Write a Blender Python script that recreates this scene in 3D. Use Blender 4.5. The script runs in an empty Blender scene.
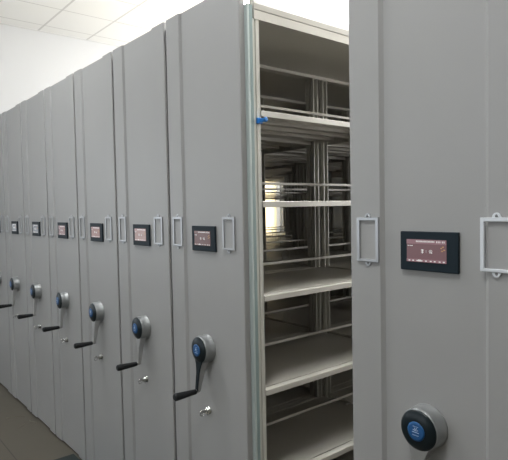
import bpy, bmesh, math, random
from mathutils import Vector, Matrix
random.seed(4)
PI = math.pi
COL = bpy.context.scene.collection

# ------------------------------------------------------------------ materials
def mat(name, col, rough=.5, metal=0., spec=.5, coat=0., noise=0., nscale=40., bump=0., emit=None, estr=0., bscale=200.):
    m = bpy.data.materials.new(name); m.use_nodes = True
    nt = m.node_tree; b = nt.nodes['Principled BSDF']
    b.inputs['Base Color'].default_value = (*col, 1)
    b.inputs['Roughness'].default_value = rough
    b.inputs['Metallic'].default_value = metal
    b.inputs['Specular IOR Level'].default_value = spec
    b.inputs['Coat Weight'].default_value = coat
    if noise or bump:
        tc = nt.nodes.new('ShaderNodeTexCoord')
        n = nt.nodes.new('ShaderNodeTexNoise'); n.inputs['Scale'].default_value = nscale; n.inputs['Detail'].default_value = 4
        nt.links.new(tc.outputs['Object'], n.inputs['Vector'])
        if noise:
            r = nt.nodes.new('ShaderNodeMapRange')
            r.inputs['To Min'].default_value = 1-noise; r.inputs['To Max'].default_value = 1+noise
            nt.links.new(n.outputs['Fac'], r.inputs['Value'])
            v = nt.nodes.new('ShaderNodeVectorMath'); v.operation = 'SCALE'
            v.inputs[0].default_value = col
            nt.links.new(r.outputs['Result'], v.inputs['Scale'])
            nt.links.new(v.outputs['Vector'], b.inputs['Base Color'])
        if bump:
            n2 = nt.nodes.new('ShaderNodeTexNoise'); n2.inputs['Scale'].default_value = bscale
            nt.links.new(tc.outputs['Object'], n2.inputs['Vector'])
            bp = nt.nodes.new('ShaderNodeBump'); bp.inputs['Strength'].default_value = bump; bp.inputs['Distance'].default_value = .002
            nt.links.new(n2.outputs['Fac'], bp.inputs['Height']); nt.links.new(bp.outputs['Normal'], b.inputs['Normal'])
    if emit:
        b.inputs['Emission Color'].default_value = (*emit, 1); b.inputs['Emission Strength'].default_value = estr
    return m

M = {}
M['panel'] = mat('panel_paint', (.345, .342, .333), .40, noise=.03, nscale=6, bump=.08)
M['shelf'] = mat('shelf_paint', (.43, .41, .365), .38, noise=.03, nscale=9, bump=.05)
M['post'] = mat('post_paint', (.44, .43, .385), .32)
M['seal_light'] = mat('seal_light', (.40, .455, .44), .35)
M['seal_dark'] = mat('seal_dark', (.24, .31, .30), .35)
M['bezel'] = mat('bezel_plastic', (.008, .017, .024), .5, spec=.22)
M['disc'] = mat('disc_black', (.005, .011, .014), .30, spec=.3)
M['rubber'] = mat('black_rubber', (.010, .011, .012), .6, spec=.3, noise=.2, nscale=80)
M['chrome'] = mat('brushed_chrome', (.52, .52, .51), .32, metal=1.)
M['drum'] = mat('drum_silver', (.30, .31, .31), .42, metal=.5)
M['lockm'] = mat('lock_chrome', (.62, .62, .60), .22, metal=1.)
M['alu'] = mat('label_frame_silver', (.46, .47, .48), .32, metal=.7)
M['alu_light'] = mat('label_frame_bright', (.66, .68, .70), .4, metal=.3)
M['badge'] = mat('badge_blue', (.010, .085, .24), .35)
M['badge_white'] = mat('badge_mark', (.42, .55, .72), .4)
M['clip'] = mat('clip_blue', (.015, .17, .50), .4)
M['hole'] = mat('slot_black', (.01, .01, .01), .8)
M['mat_rubber'] = mat('mat_rubber', (.012, .022, .022), .75)
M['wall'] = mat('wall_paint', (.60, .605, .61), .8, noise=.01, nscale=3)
M['wall_low_bounce'] = mat('wall_low_bounce_paint', (.22, .22, .21), .8, noise=.01, nscale=3)  # walls darkened in colour to cut bounce light onto the panels
M['trim'] = mat('trim_grey', (.58, .58, .57), .5)
M['frame'] = mat('window_frame_white', (.75, .75, .75), .4)
M['base'] = mat('chassis_grey', (.20, .20, .20), .5)
M['scrap'] = mat('scrap_straw', (.22, .20, .17), .6)
M['slat'] = mat('blind_slat', (.85, .80, .66), .6)
M['slat'].node_tree.nodes['Principled BSDF'].inputs['Transmission Weight'].default_value = 0
def add_translucent(m, fac):
    nt = m.node_tree; b = nt.nodes['Principled BSDF']; out = nt.nodes['Material Output']
    t = nt.nodes.new('ShaderNodeBsdfTranslucent'); t.inputs['Color'].default_value = (.9, .83, .66, 1)
    mx = nt.nodes.new('ShaderNodeMixShader'); mx.inputs[0].default_value = fac
    nt.links.new(b.outputs[0], mx.inputs[1]); nt.links.new(t.outputs[0], mx.inputs[2]); nt.links.new(mx.outputs[0], out.inputs['Surface'])
add_translucent(M['slat'], .6)
def glass_mat():
    m = bpy.data.materials.new('window_glass'); m.use_nodes = True; nt = m.node_tree
    out = nt.nodes['Material Output']
    t = nt.nodes.new('ShaderNodeBsdfTransparent'); g = nt.nodes.new('ShaderNodeBsdfGlossy'); g.inputs['Roughness'].default_value = .05
    mx = nt.nodes.new('ShaderNodeMixShader'); mx.inputs[0].default_value = .07
    nt.links.new(t.outputs[0], mx.inputs[1]); nt.links.new(g.outputs[0], mx.inputs[2]); nt.links.new(mx.outputs[0], out.inputs['Surface'])
    return m
M['glass'] = glass_mat()
# the touch screens: lit displays, each with its own tint
def screen_mats(key, bg, band):
    return [mat('display_'+key, tuple(c*.4 for c in bg), .25, emit=bg, estr=.42),
            mat('display_band_'+key, tuple(c*.4 for c in band), .25, emit=band, estr=.42),
            mat('display_text_'+key, (.3, .3, .3), .3, emit=(.85, .80, .78), estr=.5),
            mat('display_gold_'+key, (.2, .1, .03), .3, emit=(.60, .33, .16), estr=.4)]
LEDM = mat('added_led_diffuser', (.9, .9, .9), .5, emit=(.97, .99, 1), estr=43.)  # glow of the added ceiling lights

def ceiling_mat():
    m = mat('ceiling_tiles', (.84, .835, .81), .85); nt = m.node_tree; b = nt.nodes['Principled BSDF']
    g = nt.nodes.new('ShaderNodeNewGeometry'); s = nt.nodes.new('ShaderNodeSeparateXYZ'); nt.links.new(g.outputs['Position'], s.inputs[0])
    def math_(op, a, bb=None):
        n = nt.nodes.new('ShaderNodeMath'); n.operation = op
        for i, v in enumerate((a, bb)):
            if v is None: continue
            if isinstance(v, (int, float)): n.inputs[i].default_value = v
            else: nt.links.new(v, n.inputs[i])
        return n.outputs[0]
    def line(sock, off, w):
        f = math_('FRACT', math_('DIVIDE', math_('SUBTRACT', sock, off - w/2 - 60.), .6))
        return math_('LESS_THAN', f, w/.6)
    lx = line(s.outputs['X'], -4.3, .016); ly = line(s.outputs['Y'], .3, .024)
    k = math_('MAXIMUM', lx, ly)
    mx = nt.nodes.new('ShaderNodeMix'); mx.data_type = 'RGBA'
    mx.inputs[6].default_value = (.84, .835, .81, 1); mx.inputs[7].default_value = (.60, .59, .57, 1)
    nt.links.new(k, mx.inputs[0]); nt.links.new(mx.outputs[2], b.inputs['Base Color'])
    n = nt.nodes.new('ShaderNodeTexNoise'); n.inputs['Scale'].default_value = 150
    nt.links.new(g.outputs['Position'], n.inputs['Vector'])
    bp = nt.nodes.new('ShaderNodeBump'); bp.inputs['Strength'].default_value = .1; bp.inputs['Distance'].default_value = .003
    nt.links.new(n.outputs['Fac'], bp.inputs['Height']); nt.links.new(bp.outputs['Normal'], b.inputs['Normal'])
    return m
def floor_mat():
    m = mat('floor_boards', (.10, .088, .066), .5, noise=.08, nscale=5, bump=.1); nt = m.node_tree; b = nt.nodes['Principled BSDF']
    g = nt.nodes.new('ShaderNodeNewGeometry'); s = nt.nodes.new('ShaderNodeSeparateXYZ'); nt.links.new(g.outputs['Position'], s.inputs[0])
    a = nt.nodes.new('ShaderNodeMath'); a.operation = 'ADD'; a.inputs[1].default_value = 61.317; nt.links.new(s.outputs['Y'], a.inputs[0])
    d = nt.nodes.new('ShaderNodeMath'); d.operation = 'DIVIDE'; d.inputs[1].default_value = 1.22; nt.links.new(a.outputs[0], d.inputs[0])
    f = nt.nodes.new('ShaderNodeMath'); f.operation = 'FRACT'; nt.links.new(d.outputs[0], f.inputs[0])
    l = nt.nodes.new('ShaderNodeMath'); l.operation = 'LESS_THAN'; l.inputs[1].default_value = .006; nt.links.new(f.outputs[0], l.inputs[0])
    old = b.inputs['Base Color'].links[0].from_socket
    mx = nt.nodes.new('ShaderNodeMix'); mx.data_type = 'RGBA'; mx.inputs[7].default_value = (.05, .044, .035, 1)
    nt.links.new(l.outputs[0], mx.inputs[0]); nt.links.new(old, mx.inputs[6]); nt.links.new(mx.outputs[2], b.inputs['Base Color'])
    return m

# ------------------------------------------------------------------ mesh helpers
def box(bm, x0, x1, y0, y1, z0, z1, bev=0., mi=0):
    t = bmesh.new()
    bmesh.ops.create_cube(t, size=1, matrix=Matrix.Translation(((x0+x1)/2, (y0+y1)/2, (z0+z1)/2)) @ Matrix.Diagonal((x1-x0, y1-y0, z1-z0, 1)))
    if bev: bmesh.ops.bevel(t, geom=t.edges[:], offset=bev, segments=2, affect='EDGES', profile=.6)
    for f in t.faces: f.material_index = mi
    join(bm, t)
def join(bm, t, mx=None):
    if mx: bmesh.ops.transform(t, matrix=mx, verts=t.verts)
    vm = {v: bm.verts.new(v.co) for v in t.verts}
    for f in t.faces:
        nf = bm.faces.new([vm[v] for v in f.verts]); nf.material_index = f.material_index; nf.smooth = f.smooth
    t.free()
def prism_z(bm, pts, z0, z1, mi=0):            # closed outline in xy pulled up along z
    a = [bm.verts.new((x, y, z0)) for x, y in pts]; b = [bm.verts.new((x, y, z1)) for x, y in pts]
    n = len(pts)
    for i in range(n):
        j = (i+1) % n; bm.faces.new((a[i], a[j], b[j], b[i])).material_index = mi
    bm.faces.new(a[::-1]); bm.faces.new(b)
def prism_y(bm, pts, y0, y1, mi=0):            # closed outline in xz pushed along y
    a = [bm.verts.new((x, y0, z)) for x, z in pts]; b = [bm.verts.new((x, y1, z)) for x, z in pts]
    n = len(pts)
    for i in range(n):
        j = (i+1) % n; bm.faces.new((a[i], b[i], b[j], a[j])).material_index = mi
    bm.faces.new(a).material_index = mi; bm.faces.new(b[::-1]).material_index = mi
def prism_x(bm, pts, x0, x1, mi=0):            # closed outline in yz pushed along x
    a = [bm.verts.new((x0, y, z)) for y, z in pts]; b = [bm.verts.new((x1, y, z)) for y, z in pts]
    n = len(pts)
    for i in range(n):
        j = (i+1) % n; bm.faces.new((a[i], b[i], b[j], a[j])).material_index = mi
    bm.faces.new(a[::-1]).material_index = mi; bm.faces.new(b).material_index = mi
def lathe(bm, prof, c, axis='Y', seg=48, mi=0):  # prof: (radius, distance along the axis)
    rings = []
    for r, d in prof:
        ring = []
        for i in range(seg):
            a = 2*PI*i/seg
            if axis == 'Y': co = (c[0]+r*math.cos(a), c[1]+d, c[2]+r*math.sin(a))
            elif axis == 'Z': co = (c[0]+r*math.cos(a), c[1]+r*math.sin(a), c[2]+d)
            else: co = (c[0]+d, c[1]+r*math.cos(a), c[2]+r*math.sin(a))
            ring.append(bm.verts.new(co))
        rings.append(ring)
    for a, b in zip(rings, rings[1:]):
        for i in range(seg):
            f = bm.faces.new((a[i], a[(i+1) % seg], b[(i+1) % seg], b[i])); f.smooth = True; f.material_index = mi
    for r_, fl in ((rings[0], 0), (rings[-1], 1)):
        bm.faces.new(r_ if fl else r_[::-1]).material_index = mi
def tube(bm, pts, r, seg=8, mi=0, rx=None):
    pts = [Vector(p) for p in pts]; rings = []
    for i, p in enumerate(pts):
        d = (pts[min(i+1, len(pts)-1)] - pts[max(i-1, 0)]).normalized()
        u = d.cross(Vector((.13, .31, .94))).normalized(); v = d.cross(u)
        rr = r[i] if isinstance(r, (list, tuple)) else r
        rings.append([bm.verts.new(p + (u*math.cos(2*PI*k/seg) + v*math.sin(2*PI*k/seg))*rr) for k in range(seg)])
    for a, b in zip(rings, rings[1:]):
        for i in range(seg):
            f = bm.faces.new((a[i], a[(i+1) % seg], b[(i+1) % seg], b[i])); f.smooth = True; f.material_index = mi
    bm.faces.new(rings[0][::-1]).material_index = mi; bm.faces.new(rings[-1]).material_index = mi
CACHE = {}
def mesh(key, build, mats):
    if key in CACHE: return CACHE[key]
    bm = bmesh.new(); build(bm); bmesh.ops.recalc_face_normals(bm, faces=bm.faces)
    me = bpy.data.meshes.new(key); bm.to_mesh(me); bm.free()
    for m in mats: me.materials.append(m)
    CACHE[key] = me; return me
def obj(name, me, parent=None, loc=(0, 0, 0), label=None):
    o = bpy.data.objects.new(name, me); COL.objects.link(o); o.location = loc
    if parent: o.parent = parent
    if label: o['label'] = label
    return o
def tag(o, label, cat, group=None):
    o['label'] = label; o['category'] = cat
    if group: o['group'] = group
def struct(name, build, mats, parent=None):
    o = obj(name, mesh(name, build, mats), parent)
    o['kind'] = 'structure'; return o
def empty(name, loc):
    o = bpy.data.objects.new(name, None); COL.objects.link(o); o.location = loc; o.empty_display_size = .1; return o

# ------------------------------------------------------------------ the room
XL, XR, YF, YB, HC = -4.53, 5.2, -5.0, 4.8, 3.78
struct('floor', lambda b: box(b, XL-.2, XR+.2, YF-.2, YB+.2, -.1, 0), [floor_mat()])
struct('ceiling', lambda b: box(b, XL-.2, XR+.2, YF-.2, YB+.2, HC, HC+.1), [ceiling_mat()])
def wall_x(b, x0, x1, y0, y1, holes):          # wall standing along y with openings (y0, y1, z0, z1)
    hs = sorted(holes); y = y0
    for h in hs:
        box(b, x0, x1, y, h[0], 0, HC); box(b, x0, x1, h[0], h[1], 0, h[2]); box(b, x0, x1, h[0], h[1], h[3], HC); y = h[1]
    box(b, x0, x1, y, y1, 0, HC)
def wall_y(b, y0, y1, x0, x1, holes):
    hs = sorted(holes); x = x0
    for h in hs:
        box(b, x, h[0], y0, y1, 0, HC); box(b, h[0], h[1], y0, y1, 0, h[2]); box(b, h[0], h[1], y0, y1, h[3], HC); x = h[1]
    box(b, x, x1, y0, y1, 0, HC)
WL = [(3.0, 4.66, 1.0, 2.35)]
WF = [(-4.1, -1.9, 1.0, 3.2), (-1.2, 1.0, 1.0, 3.2)]  # openings behind the camera, added for soft front light
WB = [(-3.0, -1.0, 1.3, 3.3), (2.2, 4.2, 1.3, 3.3)]  # rear openings added so their light brightens the ceiling
WS = [(-3.6, -1.8, .9, 2.6)]
struct('wall_left', lambda b: wall_x(b, XL-.2, XL, YF, YB, WL+WS), [M['wall']])
struct('wall_front', lambda b: wall_y(b, YF-.2, YF, XL-.2, XR+.2, WF), [M['wall_low_bounce']])
struct('wall_back', lambda b: wall_y(b, YB, YB+.2, XL-.2, XR+.2, WB), [M['wall_low_bounce']])
struct('wall_right', lambda b: wall_x(b, XR, XR+.2, YF, YB, []), [M['wall_low_bounce']])
struct('trim_1', lambda b: box(b, XL, XL+.012, YF, YB, HC-.008, HC), [M['trim']])
n = 0
def window_x(h):
    global n; n += 1
    y0, y1, z0, z1 = h; ym = (y0+y1)/2
    def fr(b):
        for a in ((y0, y0+.05, z0, z1), (y1-.05, y1, z0, z1), (ym-.03, ym+.03, z0, z1), (y0, y1, z0, z0+.05), (y0, y1, z1-.05, z1)):
            box(b, XL-.14, XL-.09, *a)
    w = struct('window_%d' % n, fr, [M['frame']])
    struct('window_pane', lambda b: box(b, XL-.118, XL-.112, y0+.05, y1-.05, z0+.05, z1-.05), [M['glass']], w)
def added_window_y(h, y, s):  # front and rear windows, added to carry light into the room
    global n; n += 1
    x0, x1, z0, z1 = h; xm = (x0+x1)/2
    def fr(b):
        for a in ((x0, x0+.05, z0, z1), (x1-.05, x1, z0, z1), (xm-.03, xm+.03, z0, z1), (x0, x1, z0, z0+.05), (x0, x1, z1-.05, z1)):
            box(b, a[0], a[1], min(y, y+s*.05), max(y, y+s*.05), a[2], a[3])
    w = struct('window_%d' % n, fr, [M['frame']])
window_x(WL[0]); window_x(WS[0])
for h in WF: added_window_y(h, YF-.14, 1)
for h in WB: added_window_y(h, YB+.09, 1)
# vertical blind in the left window
bl = empty('window_blind', (XL, 3.83, 2.38)); tag(bl, 'cream vertical blind glowing in daylight at far window, seen through the open shelves', 'blind')
obj('head_rail', mesh('head_rail', lambda b: box(b, .01, .05, -.83, .83, -.02, .02), [M['frame']]), bl)
def slat(b):
    prism_z(b, [(-.034, 0), (-.02, .004), (0, .006), (.02, .004), (.034, 0), (.034, -.001), (0, .005), (-.034, -.001)], -1.38, -.02)
sm = mesh('slat', slat, [M['slat']])
for i in range(21):
    s = obj('slat', sm, bl, (.055, -.8+.08*i, 0)); s.rotation_euler = (math.radians(2.), 0, math.radians(55))

# ------------------------------------------------------------------ mobile shelving unit
PW = .531                      # width of the end panel; units repeat every 0.55 m
H = 2.435
LEV = [1.963, 1.617, 1.253, .883, .513, .15]
PITCH = .935; NB = 4
YEND = .05 + PITCH*(NB-1) + .895 + .0
def b_panel(b):
    def arc(cx, cy, r, a0, a1, k=4): return [(cx+r*math.cos(math.radians(a0+(a1-a0)*i/k)), cy+r*math.sin(math.radians(a0+(a1-a0)*i/k))) for i in range(k+1)]
    p = [(0, .016)] + arc(.005, -.004, .005, 180, 270) + [(.108, -.009), (.119, 0), (PW-.119, 0), (PW-.108, -.009)] + arc(PW-.005, -.004, .005, 270, 360) + [(PW, .016)]
    prism_z(b, p, .012, H)
me_panel = mesh('end_panel', b_panel, [M['panel']])
me_back = mesh('added_rear_panel', lambda b: box(b, 0, PW, YEND+.008, YEND+.035, .012, H, .004), [M['panel']])  # far end panel, added to keep the shelf interior dark
def b_seal(b):
    box(b, PW-.022, PW+.017, .0165, .0275, .05, 2.352, .002, 0)
    for i in range(3): box(b, PW-.022, PW+.0175, .0280+.0047*i, .0322+.0047*i, .05, 2.350, .0012, 1)
me_seal = mesh('seal_strip', b_seal, [M['seal_light'], M['seal_dark']])
def b_gap_shade(b):
    box(b, PW-.001, PW+.0175, .001, .012, .05, 2.40, .002)
    box(b, PW-.001, PW+.0165, .012, .042, .05, 2.352, .002)
me_gap_shade = mesh('gap_shade_strip', b_gap_shade, [M['rubber']])  # dark strip stands in for the shade in the closed gaps
def b_post(side):
    def f(b):
        # C-shaped upright with a rib along its outer face
        x0, x1 = (.520, .545) if side else (.005, .030)
        xo = x1 if side else x0; xi = x0 if side else x1; d = 1 if side else -1
        if side: ys = [(xi, 0), (xo-d*.002, 0), (xo, .002), (xo, .010), (xo-d*.004, .012), (xo-d*.004, .015), (xo, .017), (xo, .033), (xo-d*.002, .035), (xi, .035), (xi, .031), (xo-d*.006, .031), (xo-d*.006, .004), (xi, .004)]
        else: ys = [(xi, 0), (xo, 0), (xo, .035), (xi, .035), (xi, .031), (xo-d*.002, .031), (xo-d*.002, .004), (xi, .004)]
        prism_z(b, ys, .12, 2.302)
    return f
me_postR = mesh('upright_right', b_post(1), [M['post']])
me_postL = mesh('upright_left', b_post(0), [M['post']])
def b_shelf(b):
    y0, y1 = .034, .896
    box(b, .036, .514, y0-.03, y1+.0, -.003, 0)                       # deck between the uprights
    for s in (0, 1):
        xo = .549 if s else .001; xi = .52 if s else .03; d = 1 if s else -1
        # folded front edge: lip, return
        pr = [(xi, 0), (xo-d*.002, 0), (xo, -.002), (xo, -.022), (xo-d*.012, -.022), (xo-d*.012, -.020), (xo-d*.002, -.020), (xo-d*.002, -.003), (xi, -.003)]
        a = [b.verts.new((x, y0, z)) for x, z in pr]; c = [b.verts.new((x, y1-.03, z)) for x, z in pr]
        for i in range(len(pr)):
            j = (i+1) % len(pr); b.faces.new((a[i], c[i], c[j], a[j]))
        b.faces.new(a); b.faces.new(c[::-1])
    for xx in (.16, .275, .39): box(b, xx-.012, xx+.012, y0, y1-.03, -.018, -.003)   # stiffeners below
    for yy in (y0, y1-.034): box(b, .03, .52, yy, yy+.003, -.022, -.003)
me_shelf = mesh('shelf', b_shelf, [M['shelf']])
def b_rail(b):
    box(b, .271, .279, -.018, .912, .079, .091, .002)
    for yy in (.005, .885): tube(b, [(.275, yy, -.001), (.275, yy, .082)], .0022, 8)
me_rail = mesh('divider_rail', b_rail, [M['shelf']])
def b_cap(b):
    y0, y1 = .05, YEND+.004
    # lower beam, recessed joint, upper edge and sloping flange on both long sides
    for s in (0, 1):
        xo = .548 if s else .002; d = 1 if s else -1
        pr = [(xo-d*.03, 2.302), (xo, 2.302), (xo, 2.334), (xo-d*.004, 2.335), (xo-d*.004, 2.338), (xo, 2.339), (xo+d*.002, 2.360), (xo-d*.010, 2.394), (xo-d*.03, 2.394)]
        a = [b.verts.new((x, y0, z)) for x, z in pr]; c = [b.verts.new((x, y1, z)) for x, z in pr]
        for i in range(len(pr)):
            j = (i+1) % len(pr); b.faces.new((a[i], c[i], c[j], a[j]))
        b.faces.new(a); b.faces.new(c[::-1])
    box(b, .03, .52, y0, y1, 2.318, 2.335)
me_cap = mesh('top_cover', b_cap, [M['shelf']])
def b_base(b):
    box(b, .01, .54, .05, YEND, .045, .118)
    for yy in (.3, 1.3, 2.3, 3.3):
        for xx in (.06, .49):
            lathe(b, [(.04, -.012), (.042, -.010), (.042, .010), (.04, .012)], (xx, yy, .0425), 'Y', 20, 1)
me_base = mesh('wheeled_base', b_base, [M['base'], M['chrome']])
# crank
CX, CZ = .264, 1.009
def b_drum(b):
    lathe(b, [(.0585, 0), (.0585, -.004), (.0565, -.006), (.0565, -.034), (.0563, -.040), (.0555, -.044), (.0535, -.0455)], (CX, 0, CZ))
me_drum = mesh('crank_drum', b_drum, [M['drum']])
me_disc = mesh('front_disc', lambda b: lathe(b, [(.0535, -.0445), (.0530, -.0465), (.048, -.0505), (.038, -.054), (.027, -.0565), (.020, -.057)], (CX, 0, CZ)), [M['disc']])
def b_badge(b):
    lathe(b, [(.0255, -.056), (.0253, -.0578), (.020, -.0588)], (CX, 0, CZ), mi=0)
    y0, y1 = -.0597, -.0585
    c = (CX, CZ+.002)
    for a in (20, 70, 110, 160):                 # small pale emblem of rays over a bar
        ca, sa = math.cos(math.radians(a)), math.sin(math.radians(a)); w = .0008
        q = [(c[0]+ca*r_-sa*t, c[1]+sa*r_+ca*t) for r_, t in ((.001, -w), (.0085, -w), (.0085, w), (.001, w))]
        prism_y(b, q, y0, y1, 1)
    box(b, c[0]-.010, c[0]+.010, y0, y1, c[1]-.0045, c[1]-.003, 0, 1)
    for i in range(6): box(b, CX-.009+.0032*i, CX-.0072+.0032*i, y0, y1, CZ-.0105, CZ-.0085, 0, 1)
    for i in range(4): box(b, CX-.0075+.0042*i, CX-.0052+.0042*i, y0, y1, CZ+.0125, CZ+.0142, 0, 1)
me_badge = mesh('badge', b_badge, [M['badge'], M['badge_white']])
AZ = .838                                          # height of the grip's pivot
def armpts(w0, w1, zt): 
    l = [(CX-w0, zt), (CX-w0*.62, zt-.022), (CX-w1*1.15, zt-.055), (CX-w1, AZ+.004)]
    bot = [(CX+w1*math.cos(math.radians(a)), AZ+.004+w1*math.sin(math.radians(a))) for a in range(180, 361, 30)]
    return l[:-1] + bot + [(CX+w1*1.15, zt-.055), (CX+w0*.62, zt-.022), (CX+w0, zt)]
def b_arm(black):
    def f(b):
        pts = armpts(.032, .0095, CZ-.040)
        # front face leans outwards towards the grip, back face tapers
        def yb(z): t = (CZ-.04-z)/(CZ-.04-AZ); return -.012 - .034*min(1, max(0, t))
        def yf(z): t = (CZ-.04-z)/(CZ-.04-AZ); return -.044 - .016*min(1, max(0, t))
        a = [b.verts.new((x, yb(z), z)) for x, z in pts]; c = [b.verts.new((x, yf(z), z)) for x, z in pts]
        for i in range(len(pts)):
            j = (i+1) % len(pts); b.faces.new((a[i], a[j], c[j], c[i]))
        b.faces.new(c); b.faces.new(a[::-1])
        bmesh.ops.bevel(b, geom=[e for e in b.edges if abs(e.verts[0].co.z-e.verts[1].co.z) > .005], offset=.0018, segments=2, affect='EDGES')
    return f
me_arm = mesh('crank_arm_chrome', b_arm(0), [M['chrome']])
def b_cover(b):
    pts = [(CX+(x-CX)*.92, z) for x, z in armpts(.032, .0095, CZ-.040)]
    def yf(z): t = (CZ-.04-z)/(CZ-.04-AZ); return -.044 - .016*min(1, max(0, t))
    a = [b.verts.new((x, yf(z)+.001, z)) for x, z in pts]; c = [b.verts.new((x, yf(z)-.003, z)) for x, z in pts]
    for i in range(len(pts)):
        j = (i+1) % len(pts); b.faces.new((a[i], a[j], c[j], c[i]))
    b.faces.new(c); b.faces.new(a[::-1])
me_cover = mesh('arm_cover', b_cover, [M['disc']])
def b_grip(b):
    lathe(b, [(.006, -.045), (.008, -.050), (.008, -.064)], (CX, 0, AZ), mi=1, seg=20)
    lathe(b, [(.009, -.064), (.0105, -.068), (.0115, -.085), (.0125, -.105), (.0145, -.135), (.0155, -.155), (.0150, -.164), (.011, -.168)], (CX, 0, AZ), seg=28)
me_grip = mesh('hand_grip', b_grip, [M['rubber'], M['chrome']])
LX, LZ = .264, .744
def b_lock(b):
    lathe(b, [(.017, 0), (.017, -.003), (.0135, -.005), (.0125, -.016), (.010, -.018)], (LX, 0, LZ), seg=28)
me_lock = mesh('lock', b_lock, [M['lockm']])
def b_key(b):
    box(b, LX-.0015, LX+.0015, -.040, -.016, LZ-.005, LZ+.005, .0005)
    pts = [(LX, -.036-.010*math.cos(2*PI*i/12), LZ-.004+.012*math.sin(2*PI*i/12)) for i in range(13)]
    tube(b, pts, .0022, 6)
    tube(b, [(LX, -.030, LZ+.008), (LX+.010, -.028, LZ+.012), (LX+.016, -.020, LZ-.004), (LX+.012, -.016, LZ-.014)], .0022, 6)
me_key = mesh('lock_key', b_key, [M['lockm']])
# label holder
FW, FZ0, FZ1 = .078, 1.430, 1.560
def b_frame(b):
    t = .0105; y0, y1 = -.006, 0
    box(b, 0, t, y0, y1, FZ0, FZ1, .002); box(b, FW-t, FW, y0, y1, FZ0, FZ1, .002)
    box(b, t*.6, FW-t*.6, y0, y1, FZ1-t, FZ1, .002); box(b, t*.6, FW-t*.6, y0, y1, FZ0, FZ0+t*.8, .002)
    for z, s in ((FZ1-.001, 1), (FZ0+.001, -1)):
        N = 12; o_ = [(FW/2+.0105*math.cos(PI*i/N), z+s*.0125*math.sin(PI*i/N)) for i in range(N+1)]
        i_ = [(FW/2+.0042*math.cos(PI*i/N), z+s*(.002+.0065*math.sin(PI*i/N))) for i in range(N+1)]
        pts = o_ + i_[::-1]
        for k in range(N):
            prism_y(b, [o_[k], o_[k+1], i_[k+1], i_[k]], -.004, 0)
        lathe(b, [(.0042, 0), (.0042, -.003), (.002, -.0042)], (FW/2, 0, z+s*.0045), seg=12, mi=1)
me_frame = mesh('label_holder', b_frame, [M['alu'], M['base']])
me_frame_bright = mesh('label_holder_bright', b_frame, [M['alu_light'], M['base']])
# touch screen
SX0, SX1, SZ0, SZ1 = .176, .346, 1.417, 1.522
def b_bezel(b): box(b, SX0, SX1, -.009, 0, SZ0, SZ1, .0025)
me_bezel = mesh('control_screen', b_bezel, [M['bezel']])
def b_display(b):
    x0, x1, z0, z1 = SX0+.021, SX0+.138, SZ0+.024, SZ1-.021; ya, yb = -.0105, -.0092
    box(b, x0, x1, -.0095, -.0085, z0, z1)
    w = x1-x0; h = z1-z0
    def r(a0, a1, c0, c1, mi, k=0): box(b, x0+w*a0, x0+w*a1, ya-.0002*k, yb, z0+h*c0, z0+h*c1, 0, mi)
    r(0, 1, .80, 1, 1); r(0, 1, 0, .13, 1)
    x = .25
    while x < .72: r(x, x+.022, .88, .95, 2, 1); x += .034
    for a in (.76, .80, .84, .90, .94): r(a, a+.02, .87, .95, 2, 1)
    for a in (.05, .15, .26, .37, .48, .60, .70, .82, .92): r(a, a+.045, .035, .085, 2, 1)
    r(.30, .37, .03, .11, 2, 1)
    r(.38, .44, .43, .45, 2, 1); r(.38, .44, .49, .51, 2, 1); r(.40, .42, .39, .57, 2, 1); r(.375, .445, .54, .555, 2, 1)      # two characters and a colon
    r(.50, .51, .45, .47, 2, 1); r(.50, .51, .50, .52, 2, 1)
    r(.585, .65, .53, .55, 2, 1); r(.575, .66, .47, .49, 2, 1); r(.595, .61, .41, .47, 2, 1); r(.63, .645, .41, .47, 2, 1); r(.63, .66, .40, .415, 2, 1)
    r(.03, .07, .70, .73, 2, 1); r(.09, .16, .70, .73, 2, 1)
    for a, c in ((.86, .62), (.90, .68), (.93, .55), (.88, .50)): r(a, a+.04, c, c+.05, 3, 1)

unit_label = {
 -1: 'nearest grey mobile shelving unit at right, standing apart beyond the open aisle',
 0: 'grey mobile shelving unit with bare beige shelves facing the open aisle',
 1: 'grey mobile shelving unit pressed against the left of the open-shelved one',
 2: 'grey mobile shelving unit, fourth counting leftwards from the nearest at right',
 3: 'grey mobile shelving unit, fifth counting leftwards from the nearest at right',
 4: 'narrow-looking grey shelving unit, third from the far left end of the row',
 5: 'narrow-looking grey shelving unit, second from the far left end of the row',
 6: 'farthest grey shelving unit, only a sliver showing at the left edge',

}
tints = {-1: ('dusk', (.22, .12, .13), (.34, .19, .21)), 0: ('plum', (.16, .085, .08), (.20, .11, .10)), 1: ('rose', (.40, .25, .22), (.50, .32, .30)),
         2: ('pink', (.42, .27, .25), (.50, .34, .33)), 3: ('mauve', (.42, .31, .32), (.50, .38, .39)), 4: ('grey', (.36, .38, .41), (.44, .46, .49)),
         5: ('pale', (.40, .43, .46), (.50, .52, .55)), 6: ('mist', (.40, .43, .46), (.50, .52, .55))}
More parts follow.
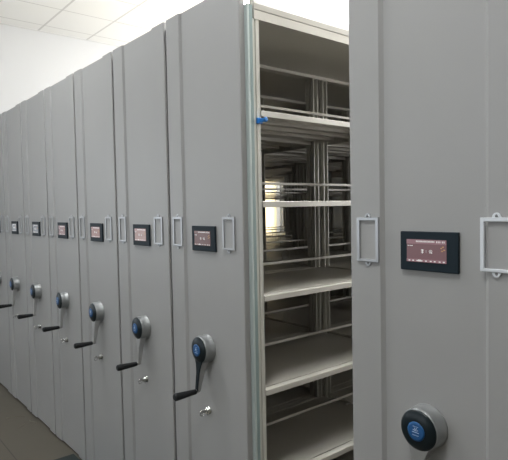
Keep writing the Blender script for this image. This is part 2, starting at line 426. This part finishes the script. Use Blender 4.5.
def unit(k, x):
    u = empty('mobile_shelving_unit', (x, .008, 0))
    tag(u, unit_label[k], 'shelving', 'mobile shelving units in the row')
    obj('end_panel', me_panel, u); obj('added_rear_panel', me_back, u)
    if k < 1: obj('seal_or_gap_shade', me_seal, u, label='pale green rubber seal strip')
    else: obj('seal_or_gap_shade', me_gap_shade, u, label='dark strip standing in for the shade between closed panels')
    obj('top_cover', me_cap, u); obj('wheeled_base', me_base, u)
    for i in range(NB):
        for yy in (.042+PITCH*i, .042+PITCH*i+.858):
            obj('upright', me_postL, u, (0, yy, 0)); obj('upright', me_postR, u, (0, yy, 0))
        for z in LEV:
            s = obj('shelf', me_shelf, u, (0, .042+PITCH*i, z)); obj('divider_rail', me_rail, s)
    for x_, lb in ((.028, 'left label holder'), (PW-.028-FW-.022+.0, 'right label holder')):
        obj('label_holder', me_frame_bright if (k == -1 and x_ > .2) else me_frame, u, (x_ if x_ < .2 else .405, -.009 if x_ < .2 else -.0095, 0))
    sc = obj('control_screen', me_bezel, u)
    key, bg, band = tints[k]
    obj('display', mesh('display_'+key, b_display, screen_mats(key, bg, band)), sc)
    d = obj('crank_wheel', me_drum, u, (-.011 if k == -1 else 0, 0, -.008 if k == -1 else 0))
    obj('front_disc', me_disc, d); obj('badge', me_badge, d, label='round blue badge with pale emblem')
    turning = [obj('crank_arm', me_arm, d)]
    if k == 0: turning.append(obj('arm_cover', me_cover, d, label='glossy black arm cover'))
    turning.append(obj('hand_grip', me_grip, d, label='black rubber hand grip'))
    ang = -math.radians({-1: 0, 0: 0, 1: 8, 2: 9, 3: 13, 4: 13, 5: 13, 6: 10, 7: 8}[k])
    for o in turning:                             # each crank came to rest at its own angle
        rm = Matrix.Rotation(ang, 3, 'Y'); p = Vector((CX, 0, CZ))
        o.rotation_euler = (0, ang, 0); o.location = p - rm @ p
    l = obj('lock', me_lock, u); obj('key', me_key, l)
    return u
unit(-1, 1.05)
for k in range(0, 7): unit(k, -.55*k)

# ------------------------------------------------------------------ small things
def b_clip(b):
    box(b, .0, .030, -.006, .006, -.007, .007, .002)
    box(b, -.004, .006, -.012, .012, -.011, .011, .002)
    lathe(b, [(.007, 0), (.009, .003), (.009, .012), (.006, .015)], (.028, 0, 0), 'X', 16)
c = obj('plastic_clip', mesh('plastic_clip', b_clip, [M['clip']]), None, (.551, .072, 1.922)); tag(c, 'small bright blue plastic clip stuck on the shelf upright', 'clip')
c = obj('floor_mat', mesh('floor_mat', lambda b: box(b, 0, 1.9, 0, .62, 0, .008, .003), [M['mat_rubber']]), None, (-1.30, -.628, 0)); tag(c, 'dark rubber floor mat at foot of the panels, bottom edge', 'mat')
def scrap(pts, label, r=.0022):
    p0 = Vector(pts[0]); pp = [Vector(q)-p0 for q in pts]
    c = obj('packing_scrap', mesh('scrap'+label[:30], lambda b: tube(b, [(v.x, v.y, r) for v in pp], r, 6), [M['scrap']]), None, (p0.x, p0.y, 0)); tag(c, label, 'scrap', 'scraps on the floor')
scrap([(-2.26, -.175, 0), (-2.24, -.11, 0), (-2.205, -.052, 0)], 'long pale scrap lying on floor beside the panels')
scrap([(-1.997, -.160, 0), (-2.02, -.130, 0), (-2.049, -.100, 0)], 'short straight pale scrap, lowest of those on the floor')
scrap([(-2.09, -.05, 0), (-2.06, -.055, 0), (-2.035, -.035, 0), (-2.01, -.022, 0)], 'curled pale scrap closest to the panel foot')

# ------------------------------------------------------------------ daylight, and lamps added to light the scene
def led(x, y, label):  # ceiling panels added to brighten the end panels, shelves and ceiling
    e = empty('added_ceiling_light', (x, y, HC)); tag(e, label, 'ceiling light', 'added ceiling lights')
    def fr(b):
        for a in ((-.3, .3, -.3, -.285), (-.3, .3, .285, .3), (-.3, -.285, -.285, .285), (.285, .3, -.285, .285)): box(b, *a, -.012, 0)
    obj('frame', mesh('led_frame', fr, [M['frame']]), e)
    obj('diffuser', mesh('added_led_diffuser', lambda b: box(b, -.284, .284, -.284, .284, -.010, -.001), [LEDM]), e)
for x, y, l in ((-2.2, 2.4, 'added square ceiling light above the shelving'), (-.4, 2.4, 'added square ceiling light above the open-shelved unit'),
             (.8, .6, 'added square ceiling light above the open aisle, nearer one'), (.8, 1.8, 'added square ceiling light above the open aisle, farther one'),
             (-1., -.6, 'added left square ceiling light over the front aisle'), (1.4, -1.2, 'added right square ceiling light over the front aisle')):
    led(x, y, l)
def area(name, loc, rot, sx, sy, power, col):
    l = bpy.data.lights.new(name, 'AREA'); l.shape = 'RECTANGLE'; l.size = sx; l.size_y = sy; l.energy = power; l.color = col
    o = bpy.data.objects.new(name, l); COL.objects.link(o); o.location = loc; o.rotation_euler = rot
for h, e in zip(WF, (5, 5)): area('added_front_light', ((h[0]+h[1])/2, YF-.16, 2.1), (-PI/2+PI, 0, 0), 2.1, 2.1, e, (.93, .97, 1))  # weak fill from the added front windows
for h in WB: area('added_rear_light', ((h[0]+h[1])/2, YB+.16, 2.3), (-PI/2, 0, 0), 1.9, 1.9, 380, (1, .985, .96))  # strong light from the added rear windows, brightens the ceiling
h = WS[0]; area('side_daylight', (XL-.25, (h[0]+h[1])/2, (h[2]+h[3])/2), (0, -PI/2, 0), 1.6, 1.7, 8, (.93, .97, 1))
h = WL[0]; area('side_daylight', (XL-.25, (h[0]+h[1])/2, (h[2]+h[3])/2), (0, -PI/2, 0), 1.3, 1.6, 90, (1, .97, .9))
w = bpy.data.worlds.new('sky'); bpy.context.scene.world = w; w.use_nodes = True
w.node_tree.nodes['Background'].inputs[0].default_value = (.85, .92, 1, 1); w.node_tree.nodes['Background'].inputs[1].default_value = 2.0

# ------------------------------------------------------------------ camera
cx, cy, cz, yaw, pitch, roll, f = 2.0850940, -1.2280826, 1.5934139, -.8818000, -.0420866, -.0193704, 526.81
fw = Vector((math.sin(yaw)*math.cos(pitch), math.cos(yaw)*math.cos(pitch), math.sin(pitch)))
r = Vector((math.cos(yaw), -math.sin(yaw), 0)); u = r.cross(fw)
R_ = r*math.cos(roll) + u*math.sin(roll); U_ = -r*math.sin(roll) + u*math.cos(roll)
cam = bpy.data.cameras.new('camera'); co = bpy.data.objects.new('camera', cam); COL.objects.link(co)
mw = Matrix(((R_.x, U_.x, -fw.x, cx), (R_.y, U_.y, -fw.y, cy), (R_.z, U_.z, -fw.z, cz), (0, 0, 0, 1)))
co.matrix_world = mw
cam.sensor_fit = 'HORIZONTAL'; cam.sensor_width = 36; cam.lens = f/508*36; cam.clip_start = .05
sc = bpy.context.scene; sc.camera = co
sc.view_settings.view_transform = 'Standard'; sc.view_settings.look = 'None'; sc.view_settings.gamma = 1; sc.view_settings.exposure = 0
sc.view_settings.use_curve_mapping = False
